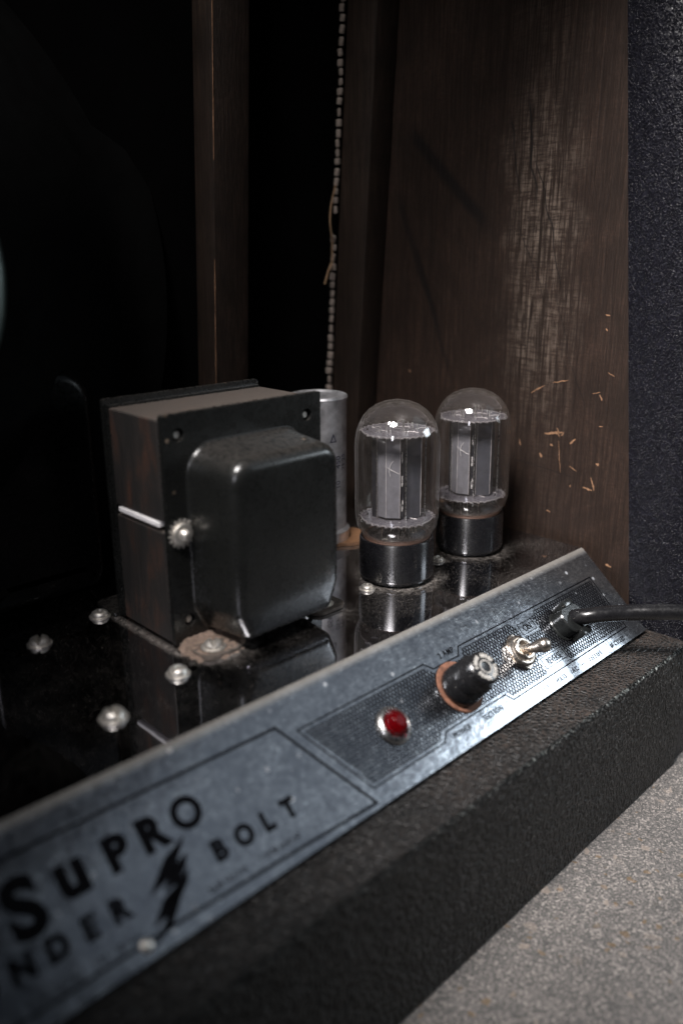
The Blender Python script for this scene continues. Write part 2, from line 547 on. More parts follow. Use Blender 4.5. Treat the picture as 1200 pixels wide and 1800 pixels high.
def obj(name, bm, mat, parent=None, sharp=35, local=False, label=None, kind=None):
    """bm in mm; world millimetres unless local (then in the thing's own frame)"""
    me = bpy.data.meshes.new(name)
    off = Vector((0, 0, 0))
    if parent is not None and not local:
        p = parent
        while p.parent:
            p = p.parent
        off = p.location / S
    for v in bm.verts:
        v.co = (v.co - off) * S
    bmesh.ops.recalc_face_normals(bm, faces=bm.faces)
    bm.to_mesh(me)
    bm.free()
    me.materials.append(mat)
    me.shade_smooth()
    me.set_sharp_from_angle(angle=math.radians(sharp))
    o = bpy.data.objects.new(name, me)
    COL.objects.link(o)
    if parent is not None:
        o.parent = parent
    if label:
        o['label'] = label
    if kind:
        o['kind'] = kind
    return o


def instance(o, name, parent, loc=(0, 0, 0), rot=(0, 0, 0)):
    c = o.copy()
    c.name = name
    COL.objects.link(c)
    c.parent = parent
    c.location = Vector(loc) * S
    c.rotation_euler = rot
    return c


def box(bm, lo, hi, bev=0, seg=2, fn=None):
    b = bmesh.new()
    bmesh.ops.create_cube(b, size=1)
    for v in b.verts:
        v.co = Vector([lo[k] + (v.co[k] + .5) * (hi[k] - lo[k]) for k in range(3)])
    if bev:
        bmesh.ops.bevel(b, geom=list(b.edges), offset=bev, segments=seg, profile=.5, affect='EDGES')
    if fn:
        for v in b.verts:
            v.co = Vector(fn(v.co))
    join(bm, b)
    return bm


def join(bm, b, mat=None):
    m = bpy.data.meshes.new('tmp')
    if mat is not None:
        b.transform(mat)
    b.to_mesh(m)
    b.free()
    bm.from_mesh(m)
    bpy.data.meshes.remove(m)


def lathe(bm, prof, n=64, mat=None):
    b = bmesh.new()
    rings = []
    for r, z in prof:
        if r < 1e-6:
            rings.append([b.verts.new((0, 0, z))])
        else:
            rings.append([b.verts.new((r * math.cos(2 * math.pi * k / n), r * math.sin(2 * math.pi * k / n), z)) for k in range(n)])
    for a, c in zip(rings, rings[1:]):
        for k in range(n):
            j = (k + 1) % n
            if len(a) == 1 and len(c) == 1:
                continue
            if len(a) == 1:
                b.faces.new((a[0], c[k], c[j]))
            elif len(c) == 1:
                b.faces.new((a[k], a[j], c[0]))
            else:
                b.faces.new((a[k], a[j], c[j], c[k]))
    join(bm, b, mat)
    return bm


def prism(bm, pts, z0, z1, holes=(), mat=None):
    """polygon (with holes) in the XY plane between two heights"""
    b = bmesh.new()
    loops = [list(pts)] + [list(h) for h in holes]
    tri = tessellate_polygon([[Vector((x, y, 0)) for x, y in lp] for lp in loops])
    flat = [p for lp in loops for p in lp]
    lo = [b.verts.new((x, y, z0)) for x, y in flat]
    hi = [b.verts.new((x, y, z1)) for x, y in flat]
    for t in tri:
        try:
            b.faces.new([lo[k] for k in t])
            b.faces.new([hi[k] for k in t])
        except ValueError:
            pass
    s = 0
    for lp in loops:
        m = len(lp)
        for k in range(m):
            j = (k + 1) % m
            b.faces.new((lo[s + k], lo[s + j], hi[s + j], hi[s + k]))
        s += m
    join(bm, b, mat)
    return bm


def circle(cx, cy, r, n=24, ry=None):
    ry = ry or r
    return [(cx + r * math.cos(2 * math.pi * k / n), cy + ry * math.sin(2 * math.pi * k / n)) for k in range(n)]


def rounded(poly, radii, inset=0.0, seg=7):
    """inset convex counter-clockwise polygon with filleted corners, fixed vertex count"""
    n = len(poly)
    P = [Vector(p) for p in poly]
    L = []
    for k in range(n):
        a, b = P[k], P[(k + 1) % n]
        d = (b - a).normalized()
        nn = Vector((-d.y, d.x))
        L.append((a + nn * inset, d))
    C = []
    for k in range(n):
        p, d = L[k - 1]
        q, e = L[k]
        den = d.x * e.y - d.y * e.x
        t = ((q.x - p.x) * e.y - (q.y - p.y) * e.x) / den
        C.append(p + d * t)
    out = []
    for k in range(n):
        r = max(radii[k] - inset, .6)
        d, e = L[k - 1][1], L[k][1]
        ang = math.acos(max(-1, min(1, d.dot(e))))
        tl = r * math.tan(ang / 2)
        p0 = C[k] - d * tl
        cen = p0 + Vector((-d.y, d.x)) * r
        for s in range(seg + 1):
            a = ang * s / seg
            v = p0 - cen
            out.append((cen.x + v.x * math.cos(a) - v.y * math.sin(a), cen.y + v.x * math.sin(a) + v.y * math.cos(a)))
    return out


def loft(bm, rings, cap0=True, cap1=True):
    b = bmesh.new()
    R = [[b.verts.new(p) for p in r] for r in rings]
    n = len(R[0])
    for a, c in zip(R, R[1:]):
        for k in range(n):
            j = (k + 1) % n
            b.faces.new((a[k], a[j], c[j], c[k]))
    if cap0:
        b.faces.new(R[0])
    if cap1:
        b.faces.new(R[-1])
    join(bm, b)
    return bm


def tube(bm, pts, r, n=12, caps=True):
    pts = [Vector(p) for p in pts]
    rr = r if isinstance(r, (list, tuple)) else [r] * len(pts)
    t0 = (pts[1] - pts[0]).normalized()
    up = t0.orthogonal().normalized()
    rings = []
    for k, p in enumerate(pts):
        t = (pts[min(k + 1, len(pts) - 1)] - pts[max(k - 1, 0)]).normalized()
        up = (up - t * up.dot(t)).normalized()
        s = t.cross(up)
        rings.append([p + (up * math.cos(2 * math.pi * j / n) + s * math.sin(2 * math.pi * j / n)) * rr[k] for j in range(n)])
    return loft(bm, rings, caps, caps)


def spline(ctrl, n=12):
    P = [Vector(p) for p in ctrl]
    P = [P[0] * 2 - P[1]] + P + [P[-1] * 2 - P[-2]]
    out = []
    for k in range(1, len(P) - 2):
        a, b, c, d = P[k - 1:k + 3]
        for s in range(n):
            t = s / n
            out.append(.5 * ((2 * b) + (c - a) * t + (2 * a - 5 * b + 4 * c - d) * t * t + (3 * b - a - 3 * c + d) * t ** 3))
    out.append(P[-2])
    return out


NB = bmesh.new

# ------------------------------------------------------------------ setting
ZF = -101.0
bm = NB()
box(bm, (-900, -700, ZF - 12), (1100, 700, ZF))
fl = obj('floor', bm, M['floor'])
fl['kind'] = 'structure'

# ------------------------------------------------------------------ cabinet
XW = 364.0


def y_rear(z):          # where the bare wood of the side stops
    return 168.3 + .1154 * z


def y_edge(z):          # rear edge of the vinyl-covered side
    return 134.5 + .1154 * (z + 34.3)


def y_baf(z):
    return 366 - .06 * (z - 57)


cab = thing('amplifier_cabinet', 'old black vinyl covered amplifier cabinet with bare dark wood inside, standing on the speckled floor',
            'amplifier cabinet', (364, 150, ZF))
ZT = 330.0
bm = NB()
b = NB()
ring0, ring1 = [], []
for (y, z) in ((y_rear(ZF) + .0, ZF + .3), (y_baf(ZF), ZF + .3), (y_baf(ZT), ZT), (y_rear(ZT), ZT)):
    ring0.append((XW, y, z))
    ring1.append((XW + 18, y, z))
loft(bm, [ring0, ring1])
obj('side_panel', bm, M['wood_panel'], cab, label='bare dark brown wooden inner face with pale nicks, dark scratches, painted shadow streaks and a painted lit patch')
# vinyl that wraps round the rear edge and onto the inner face
bm = NB()
rings = []
for z in (ZF + .3, -34.0, 40, 120, 200, ZT):
    ye, yr = y_edge(max(z, -34)), y_rear(z)
    rings.append([(XW - .9, yr - .3, z), (XW - .9, ye + 1.5, z), (XW - .2, ye + .4, z), (XW + 1.2, ye, z), (XW + 19.5, ye, z), (XW + 19.5, yr - .3, z)])
loft(bm, rings)
obj('vinyl_covering', bm, M['vinyl_side'], cab, label='black pebbled vinyl wrapped round the rear edge of the side')
# rear bottom rail
bm = NB()
prof = [(163, -101 + .2), (133.6, -101 + .2), (132.9, -100.2)]
for k in range(7):
    a = math.pi * (1 - .5 * k / 6)
    prof.append((132.8 + 1.6 + 1.6 * math.cos(a), -35.9 + 1.6 * math.sin(a)))
fr = prof[:]
fr += [(136.2, -35.2), (136.2, -99.5), (163, -99.5)]
n = 40
rings = [[(-160 + (362.9 + 160) * k / n, y, z) for y, z in fr] for k in range(n + 1)]
bm = NB()
loft(bm, rings)
obj('rail_front', bm, M['vinyl_front'], cab, label='black wrinkled vinyl front of the bottom rail, worn pale along its top edge')
bm = NB()
rings = []
for k in range(n + 1):
    x = -160 + (362.9 + 160) * k / n
    rings.append([(x, 134.6, -34.25), (x, 163, -34.4), (x, 163, -36.5), (x, 136.4, -36.5), (x, 134.6, -35.0)])
loft(bm, rings)
obj('rail_top', bm, M['vinyl_ledge'], cab, label='worn crackled vinyl top of the bottom rail')
bm = NB()
box(bm, (-160, 164, ZF + .3), (XW - 1.2, 372, ZF + 14))
obj('bottom_panel', bm, M['wood_x'], cab)
# baffle (black) with the round speaker opening left out of sight behind the speaker frame
bm = NB()
box(bm, (-160, 0, ZF + 14.5), (XW - .5, 12, ZT), fn=lambda c: (c.x, y_baf(c.z) + c.y, c.z))
obj('baffle_board', bm, M['black_board'], cab)


def batten(x0, x1, t, z0, z1, bev=.8):
    bm = NB()
    box(bm, (x0, 0, z0), (x1, t, z1), bev, 2, fn=lambda c: (c.x, y_baf(c.z) - t - .3 + c.y, c.z))
    return bm


obj('batten', batten(252.9, 274.3, 16, -80, ZT - 2), M['wood'], cab, label='tall dark wooden batten beside the speaker')
bm = NB()
box(bm, (347.0, 0, -80), (XW - .3, 22, ZT - 2), 1.0, 2, fn=lambda c: (c.x, y_baf(c.z) - 28.5 + c.y, c.z))
obj('corner_cleat', bm, M['wood'], cab, label='dark wooden cleat in the corner against the side panel')
# worn pale line along the batten arris
bm = NB()
z = -60
while z < 320:
    L = random.uniform(5, 26)
    w = random.uniform(.25, .6)
    if random.random() < .75:
        y = y_baf(z + L / 2) - 16.3
        tube(bm, [(253.0, y_baf(z) - 16.25, z), (252.95, y, z + L / 2), (253.0, y_baf(z + L) - 16.25, z + L)], [w * .3, w * .6, w * .3], 6)
    z += L
obj('worn_edge', bm, M['chip'], cab, kind='stuff')
# cut edge of the grille cloth: one loop after another down the slot beside the cleat
proto = None
z, i = 8.0, 0
while z < 318:
    h = random.uniform(3.4, 4.6)
    gap = 152 < z < 163
    if not gap:
        if proto is None:
            bm = NB()
            box(bm, (-.9, -1.7, -1.9), (.9, 1.7, 1.9), .7, 3)
            proto = obj('cloth_loop', bm, M['cloth'], cab, local=True)
            c = proto
        else:
            c = proto.copy()
            COL.objects.link(c)
            c.parent = cab
        lo = cab.location / S
        c.location = (Vector((346.7 + random.uniform(-.4, .4), y_baf(z) - 3.6 + random.uniform(-.5, .5), z)) - lo) * S
        c.rotation_euler = (random.uniform(-.25, .25), 0, random.uniform(-.3, .3))
        sc = random.uniform(.75, 1.1)
        c.scale = (sc, sc * random.uniform(.8, 1.1), h / 4.6 * 1.2)
    z += h + random.uniform(.7, 1.4)
    i += 1
bm = NB()
tube(bm, spline([(346, y_baf(178) - 4, 178), (343, y_baf(170) - 4, 168), (341.5, y_baf(160) - 5, 158), (343.5, y_baf(150) - 5, 149), (345, y_baf(145) - 4, 143), (345.6, y_baf(130) - 4, 132)], 6), .45, 6)
obj('loose_thread', bm, M['thread'], cab)
bm = NB()
tube(bm, [(344, y_baf(136) - 5, 136), (340.5, y_baf(132) - 6, 131), (338.0, y_baf(124) - 6, 124)], .5, 6)
obj('loose_thread', bm, M['thread'], cab)
# small washer screw in the baffle
bm = NB()
T = Matrix.Translation((213.5, y_baf(127) - .2, 127)) @ Matrix.Rotation(math.radians(90), 4, 'X')
lathe(bm, [(1.2, 0.1), (3.6, .1), (3.8, .6), (3.4, 1.1), (2.6, 1.0), (2.4, .7), (2.2, 1.2), (1.2, 2.2), (0, 2.5)], 24, T)
obj('screw', bm, M['steel'], cab)
# unseen upper rear panel, added to shade the cabinet's top and depths
bm = NB()
box(bm, (-160, 0, 322), (XW - 1.5, 8, 440), fn=lambda c: (c.x, y_edge(c.z) + 6 + c.y, c.z))
rp = obj('unseen_rear_panel', bm, M['black_board'], cab)

# nicks of bare wood in the side panel
bm = NB()


def nick(y, z, ly, lz, w):
    n = max(3, int(math.hypot(ly, lz) / 1.0))
    up, dn = [], []
    L = math.hypot(ly, lz) or 1
    nx, nz = -lz / L, ly / L
    for k in range(n + 1):
        t = k / n
        ww = w * (.25 + .75 * math.sin(math.pi * min(max(t, .08), .92))) * random.uniform(.55, 1.3)
        cy, cz = y + ly * t + random.uniform(-.2, .2), z + lz * t + random.uniform(-.2, .2)
        ww *= .72
        up.append((cy + nx * ww, cz + nz * ww))
        dn.append((cy - nx * ww, cz - nz * ww))
    pts = up + dn[::-1]
    Tm = Matrix(((0, 0, 1, 0), (1, 0, 0, 0), (0, 1, 0, 0), (0, 0, 0, 1)))
    prism(bm, pts, XW - .12, XW + .3, mat=Tm)


def wall_pt(px, py):
    d = CF + CR * ((px - 600) / FPX) - CU * ((py - 900) / FPX)
    t = XW / d.x
    return d.y * t, 142.6 + d.z * t


for (x0, y0, x1, y1, w) in ((933, 690, 956, 678, .45), (971, 673, 998, 668, .45), (957, 762, 988, 760, 1.0), (979, 752, 982, 768, .45), (986, 766, 990, 760, .6),
                            (912, 772, 914, 782, .5), (948, 796, 951, 803, 1.0), (966, 781, 971, 784, .8), (1001, 780, 1010, 772, .7), (1047, 815, 1052, 818, 1.1),
                            (1038, 840, 1043, 862, .6), (1023, 857, 1040, 862, .7), (1054, 694, 1057, 705, .6), (1040, 692, 1055, 690, .25), (1052, 749, 1058, 750, .4),
                            (1065, 578, 1067, 582, .5), (1064, 553, 1072, 555, .45), (1001, 852, 1002, 857, .4), (1063, 992, 1074, 997, .8), (1000, 820, 1012, 828, .25),
                            (981, 775, 984, 830, .22), (960, 897, 966, 900, .5), (1068, 655, 1080, 662, .2), (884, 885, 888, 890, .5), (718, 650, 722, 653, .6)):
    a, b2 = wall_pt(x0, y0), wall_pt(x1, y1)
    nick(a[0], a[1], b2[0] - a[0], b2[1] - a[1], w)
obj('wood_nick', bm, M['chip'], cab, kind='stuff')

# ------------------------------------------------------------------ loudspeaker
spk = thing('loudspeaker', 'round dark green loudspeaker frame fixed inside the cabinet at the far left edge', 'loudspeaker', (52, 362, 132))
TS = Matrix.Translation((52, 362, 132)) @ Matrix.Rotation(math.radians(90 - 3.4), 4, 'X')
bm = NB()
lathe(bm, [(176, 0), (180, 1), (180, 5), (172, 7), (160, 8), (140, 22), (104, 52), (84, 70), (62, 82), (58, 80), (80, 68), (100, 48), (136, 18), (158, 3), (176, 0)], 96, TS)
obj('basket', bm, M['cone'], spk)
bm = NB()
lathe(bm, [(0, 78), (52, 80), (57, 84), (58, 90), (57.5, 106), (54, 112), (46, 115), (0, 116)], 96, TS)
obj('magnet_cover', bm, M['speaker'], spk)
bm = NB()
lathe(bm, [(157, 6), (40, 70), (38, 68), (155, 4), (157, 6)], 64, TS)
obj('cone', bm, M['cone'], spk)

# ------------------------------------------------------------------ chassis
X0, XE = -140.0, 358.0
A = math.radians(40.97)
YC = 190.0
PL = 49.3
cha = thing('amplifier_chassis', 'dusty chrome chassis with sloping printed control panel, set in the bottom of the cabinet', 'chassis', (110, 190, -60))
bm = NB()
RB = 2.4            # bend radius
tl = RB * math.tan(A / 2)
n = 48
rings = []
for k in range(n + 1):
    x = X0 + (XE - X0) * k / n
    rings.append([(x, YC + tl, 0), (x, 318.0, 0), (x, 319, -1), (x, 319, -60), (x, 317.6, -60), (x, 317.6, -1.4), (x, YC + tl, -1.4)])
loft(bm, rings)
obj('top_plate', bm, M['plate'], cha)
bm = NB()
V2 = Vector((0, -math.cos(A), -math.sin(A)))
N2 = Vector((0, -math.sin(A), math.cos(A)))
rings = []
for k in range(n + 1):
    x = X0 + (XE - X0) * k / n
    pr = []
    cc = (YC + tl, -RB)
    for s in range(9):
        a = math.pi / 2 + A * s / 8
        pr.append((cc[0] + RB * math.cos(a), cc[1] + RB * math.sin(a)))
    e = Vector((0, YC, 0)) + V2 * PL
    pr.append((e.y, e.z))
    e2 = e - N2 * 1.2
    pr.append((e2.y, e2.z))
    for s in range(8, -1, -1):
        a = math.pi / 2 + A * s / 8
        pr.append((cc[0] + (RB - 1.2) * math.cos(a), cc[1] + (RB - 1.2) * math.sin(a)))
    rings.append([(x, y, z) for y, z in pr])
loft(bm, rings)
obj('control_panel', bm, M['panel'], cha)
# closed right end under the top
bm = NB()
Tm = Matrix(((0, 0, 1, 0), (1, 0, 0, 0), (0, 1, 0, 0), (0, 0, 0, 1)))
prism(bm, [(YC + 2, -1.6), (317, -1.6), (317, -60), (160, -60), (155.5, -31.5)], XE - 1.6, XE - .4, mat=Tm)
obj('end_plate', bm, M['panel'], cha)

PANEL = Matrix.Translation((0, YC, 0)) @ Matrix.Rotation(A, 4, 'X')     # local x = u, y = -v, z = height


def P(u, v, h=0):
    return PANEL @ Vector((u, -v, h))


def panel_obj(name, bm, mat, **kw):
    bm.transform(PANEL)
    return obj(name, bm, mat, cha, **kw)


def strip(bm, pts, w, closed=False, h0=.02, h1=.10):
    q = [Vector(p) for p in pts]
    seg = list(zip(q, q[1:])) + ([(q[-1], q[0])] if closed else [])
    for a, b in seg:
        d = (b - a).normalized()
        nn = Vector((-d.y, d.x)) * w / 2
        a2, b2 = a - d * w * .5, b + d * w * .5
        prism(bm, [(p.x, -p.y) for p in (a2 + nn, b2 + nn, b2 - nn, a2 - nn)], h0 + random.uniform(0, .006), h1 + random.uniform(0, .006))


CB = [(156.3, 14.4), (221.1, 14.4), (224.5, 17.8), (240.0, 17.8), (242.8, 14.4), (346.9, 14.4), (345.9, 43.1), (252.1, 43.3), (249.5, 40), (211.7, 40), (208.6, 43), (170.9, 43)]
bm = NB()
strip(bm, CB, .55, True)
panel_obj('border_line', bm, M['ink'])
bm = NB()
strip(bm, [(X0 + 2, 8.6), (60, 8.6), (149.3, 10.4), (168.8, 47.4), (135.3, 46.2), (88.8, 44.9), (X0 + 2, 44.9)], .95)
panel_obj('border_line', bm, M['ink'])


def inside(p, poly):
    x, y = p
    r = False
    for k in range(len(poly)):
        x1, y1 = poly[k]
        x2, y2 = poly[k - 1]
        if (y1 > y) != (y2 > y) and x < (x2 - x1) * (y - y1) / (y2 - y1) + x1:
            r = not r
    return r


ON_BOX = [(279.6, 18.0), (291.6, 18.0), (291.6, 23.6), (279.6, 23.6)]
REV_BOX = [(279.2, 35.0), (296.6, 35.0), (296.6, 40.6), (279.2, 40.6)]
HB = [(159.0, 15.9), (219.8, 15.9), (223.4, 19.2), (241.4, 19.2), (244.2, 15.9), (276, 15.9), (278, 17.9), (293.5, 17.9), (296, 15.9), (345.4, 15.9), (344.6, 41.8),
      (299, 41.8), (297, 41.3), (278.5, 41.3), (277, 41.8), (253.2, 41.8), (250.4, 38.6), (210.6, 38.6), (207.4, 41.5), (171.8, 41.5)]


def hatch_ok(u, v):
    if not inside((u, v), HB):
        return False
    if 278.9 < u < 292.3 and 17.0 < v < 24.3:
        return False
    if 278.5 < u < 297.3 and 34.3 < v < 41.3:
        return False
    return True


bm = NB()
pitch_u, slope = 1.72, 1.72
for sgn in (1, -1):
    u0 = 120.0
    while u0 < 390:
        run = None
        v = 15.0
        while v <= 43:
            u = u0 + sgn * (v - 28.7) / slope
            ok = hatch_ok(u, v)
            if ok and run is None:
                run = v
            if (not ok or v >= 42.9) and run is not None:
                if v - run > .6:
                    a = (u0 + sgn * (run - 28.7) / slope, run)
                    c = (u0 + sgn * (v - 28.7) / slope, v)
                    strip(bm, [a, c], .44, h0=.015 + (.01 if sgn > 0 else 0), h1=.07 + (.012 if sgn > 0 else 0))
                run = None
            v += .2
        u0 += pitch_u
panel_obj('crosshatch_print', bm, M['ink'], kind='stuff')


def lettering(name, text, u, v, size, bold=0.0, squeeze=1.0, spacing=1.0, center=True, mat=None, rot=0.0, extr=.04):
    """printed characters; v is the base line, u the centre (or the left end)"""
    cu = bpy.data.curves.new('print', 'FONT')
    cu.body = text
    cu.size = size
    cu.offset = bold
    cu.extrude = extr
    cu.space_character = spacing
    cu.align_x = 'CENTER' if center else 'LEFT'
    cu.resolution_u = 5
    o = bpy.data.objects.new('print', cu)
    me = bpy.data.meshes.new_from_object(o)
    b = NB()
    b.from_mesh(me)
    bpy.data.objects.remove(o)
    bpy.data.curves.remove(cu)
    b.transform(Matrix.Translation((u, -v, .07)) @ Matrix.Rotation(rot, 4, 'Z') @ Matrix.Diagonal((squeeze, 1, 1, 1)))
    return panel_obj(name, b, mat or M['ink'])


# big name, letter by letter, on a stepped base line
lettering('letter', 'S', 59.6, 28.8, 20.5, 1.0, .95)
lettering('letter', 'u', 73.0, 25.2, 16.8, .9, .98)
lettering('letter', 'P', 86.0, 25.2, 12.6, .8, 1.0)
lettering('letter', 'R', 96.9, 25.2, 12.6, .8, .98)
bm = NB()
prism(bm, circle(108.9, -20.4, 4.95, 40), .02, .1, holes=[circle(108.9, -20.4, 2.7, 40)[::-1]])
panel_obj('letter', bm, M['ink'])
for ch, u in (('T', 27.0), ('H', 36.0), ('U', 45.0), ('N', 54.0), ('D', 63.0), ('E', 71.8), ('R', 80.2), ('B', 112.6), ('O', 121.7), ('L', 130.4), ('T', 139.2)):
    lettering('letter', ch, u, 37.0, 8.0, .5, .95)
for (u0, v0, t) in ((55, 43.4, 'MODEL'), (78, 43.2, 'NO.')):
    pass
# tiny print under the name that is worn past reading: broken strokes
bm = NB()
for (ua, ub) in ((52, 66), (71, 83), (104.5, 117.5), (122.5, 139)):
    u = ua
    while u < ub:
        h = random.uniform(.9, 1.7)
        strip(bm, [(u, 43.3 - h), (u + random.uniform(-.3, .5), 43.3)], random.uniform(.22, .5))
        if random.random() < .5:
            vv = random.uniform(41.9, 43.1)
            strip(bm, [(u, vv), (u + .8, vv)], .22)
        u += random.uniform(.9, 1.9)
panel_obj('worn_print', bm, M['ink'], kind='stuff')
# lightning bolt of four slanted strokes
bm = NB()
for q in ([(105.4, 25.6), (97.0, 28.6), (88.6, 35.6), (94.8, 34.2), (99.8, 31.2)],
          [(103.6, 30.0), (97.6, 32.0), (92.4, 36.6), (97.4, 36.0), (101.6, 33.4)],
          [(102.0, 34.0), (97.4, 35.6), (92.0, 40.2), (96.8, 39.6), (100.2, 37.2)],
          [(97.4, 36.2), (91.8, 37.8), (86.0, 43.0), (91.4, 42.0), (95.0, 39.6)],
          [(98.0, 38.4), (93.2, 40.4), (83.6, 47.4), (91.2, 44.8)]):
    pts = [(u, -v) for u, v in q]
    prism(bm, pts, .02, .1)
panel_obj('lightning_bolt', bm, M['ink'])
# small legends
lettering('lettering', '2 AMP', 235.0, 15.6, 3.4, .05, .9, 1.15)
lettering('lettering', 'POWER', 219.0, 43.9, 3.2, .04, .85, 1.15)
lettering('lettering', 'SECTION', 238.0, 44.4, 3.2, .04, .85, 1.15)
lettering('lettering', '117', 272.5, 47.5, 2.9, .04, .8, 1.1)
lettering('lettering', 'VOLTS', 284.0, 47.5, 2.9, .04, .85, 1.1)
lettering('lettering', 'A.C.', 295.5, 47.5, 2.9, .04, .85, 1.1)
bm = NB()
strip(bm, [(301.2, 46.5), (303.0, 46.5)], .35)
for k in range(7):
    u = 308 + k * 1.55
    strip(bm, [(u, 45.6), (u + random.uniform(-.3, .4), 47.3)], random.uniform(.2, .4))
    if k % 2:
        strip(bm, [(u, 46.3), (u + .9, 46.4)], .2)
panel_obj('worn_print', bm, M['ink'], kind='stuff')
lettering('lettering', '60 CYCLES', 332.6, 47.6, 2.9, .04, .85, 1.1)
bm = NB()
strip(bm, [(280.6, 18.2), (290.9, 18.2), (290.9, 23.2), (280.6, 23.2)], .32, True)
panel_obj('legend_box', bm, M['ink'])
lettering('lettering', 'ON', 285.7, 22.3, 4.4, .05, .85)
bm = NB()
strip(bm, [(280.0, 35.2), (296.2, 35.2), (296.2, 40.2), (280.0, 40.2)], .32, True)
panel_obj('legend_box', bm, M['ink'])
lettering('lettering', 'REVERSE', 288.1, 39.3, 4.2, .04, .68)
# panel rivet
bm = NB()
lathe(bm, [(1.9, .0), (1.9, .25), (1.4, .75), (.7, 1.0), (0, 1.05)], 24, Matrix.Translation((82.5, -45.6, 0)))
panel_obj('rivet', bm, M['steel'])


# chassis screws
def screw_bm(r, h, slot=True, dome=True):
    b = NB()
    prof = [(0, 0), (r * 1.25, 0), (r * 1.28, .35), (r * 1.05, .5), (r, .5)]
    for k in range(7):
        a = math.pi / 2 * k / 6
        prof.append((r * (.35 + .65 * math.cos(a)), .5 + h * (.35 + .65 * math.sin(a))))
    prof.append((0, .5 + h))
    lathe(b, prof, 32)
    if slot:
        # press a slot into the crown
        bmesh.ops.bisect_plane(b, geom=b.verts[:] + b.edges[:] + b.faces[:], plane_co=(0, r * .16, 0), plane_no=(0, 1, 0))
        bmesh.ops.bisect_plane(b, geom=b.verts[:] + b.edges[:] + b.faces[:], plane_co=(0, -r * .16, 0), plane_no=(0, 1, 0))
        for v in b.verts:
            if abs(v.co.y) <= r * .161 and v.co.z > .5 + h * .3:
                v.co.z = max(.5 + h * .25, v.co.z - h * .55)
    return b


SCREWS = [(116.3, 280.8, 3.7, 2.6, .3), (145.0, 287.0, 3.4, 2.2, 1.2), (140.5, 224.2, 3.4, 2.5, -.4), (109.7, 214.6, 3.7, 2.8, .8),
          (243.4, 230.2, 2.9, 1.7, .9), (292.8, 230.4, 2.9, 1.5, -.5)]
for (x, y, r, h, a) in SCREWS:
    b = screw_bm(r, h)
    b.transform(Matrix.Translation((x, y, 0)) @ Matrix.Rotation(a + math.radians(40), 4, 'Z'))
    obj('screw', b, M['steel'], cha, sharp=50)

# ------------------------------------------------------------------ power transformer
tr = thing('power_transformer', 'big boxy black power transformer with rusty brown sides on the chassis', 'transformer', (188.5, 260, 0))
TX0, TX1 = 151.0, 226.0
XZ = Matrix(((1, 0, 0, 0), (0, 0, 1, 0), (0, 1, 0, 0), (0, 0, 0, 1)))    # prism polygon x,z extruded along y
for z0, z1, nm in ((.6, 44.6, 'lower'), (48.6, 86.2, 'upper')):
    bm = NB()
    box(bm, (TX0 + .9, 245.2, z0), (TX1 - .9, 278.2, z1), .4, 1)
    obj('lamination_stack', bm, M['stack'], tr)
bm = NB()
box(bm, (TX0 + 3.5, 246, 44.4), (TX1 - 3.5, 278, 48.8))
obj('core_gap', bm, M['black_board'], tr)
bm = NB()
box(bm, (TX0 + .2, 247.6, 46.3), (TX0 + 4.5, 275.5, 48.3), .3, 1)
obj('paper_strip', bm, M['paper'], tr)


def flange(y0, y1, zt, holes):
    outline = rounded([(TX0, .4), (TX1, .4), (TX1, zt), (TX0, zt)], [1.2] * 4)
    b = NB()
    prism(b, outline, y0, y1, holes=[circle(x, z, r, 20)[::-1] for x, z, r in holes], mat=XZ)
    return b


FH = [(157.6, 80.8, 2.5), (218.6, 79.8, 2.5), (158.0, 9.6, 2.5), (218.6, 9.6, 2.5)]
obj('front_flange', flange(241.0, 243.4, 88.4, FH), M['bell'], tr)
obj('rear_flange', flange(280.6, 282.4, 89.2, []), M['bell'], tr)
# dark packing between flange and core (the flange has a rolled rim)
bm = NB()
box(bm, (TX0 + 1.6, 243.4, 1), (TX1 - 1.6, 245.1, 86))
obj('flange_rim', bm, M['bell'], tr)
bm = NB()
box(bm, (TX0 + 1.2, 278.3, 1), (TX1 - 1.2, 280.5, 87))
obj('flange_rim', bm, M['bell'], tr)
for x, z, r in FH:
    b = NB()
    lathe(b, [(0, 0), (1.5, 0), (1.5, .6), (1.2, 1.0), (0, 1.0)], 12, Matrix.Translation((x + .25, 243.4, z - .2)) @ Matrix.Rotation(math.radians(90), 4, 'X'))
    obj('through_bolt', b, M['steel'], tr)


def bell(x0, x1, z0, z1, yb, depth, inset, corner, cham):
    cx, cz = cham
    poly = [(x0 + cx, z0), (x1 - cx, z0), (x1, z0 + cz), (x1, z1), (x0, z1), (x0, z0 + cz)]
    rad = [6, 6, 12, corner, corner, 12]
    rings = []

    def ring(y, ins, extra=0):
        pts = rounded(poly, rad, ins)
        rings.append([(x, y, z + (0)) for x, z in pts])
    # flared root, drawn wall, rounded front edge
    for a in range(5):
        t = math.pi / 2 * a / 4
        ring(yb - 2.2 + 2.2 * math.cos(t), -2.2 + 2.2 * math.sin(t))
    R = 5.0
    for k in range(1, 6):
        t = k / 5
        ring(yb - 2.2 - (depth - R - 2.2) * t, inset * t)
    for k in range(1, 8):
        t = math.pi / 2 * k / 7
        ring(yb - depth + R - R * math.sin(t), inset + R * (1 - math.cos(t)))
    ring(yb - depth - .25, inset + R + 6)
    b = NB()
    loft(b, rings)
    return b


obj('end_bell', bell(160.6, 216.0, 3.0, 75.8, 241.2, 24.6, 1.7, 11.0, (5.5, 13)), M['bell'], tr, sharp=60)
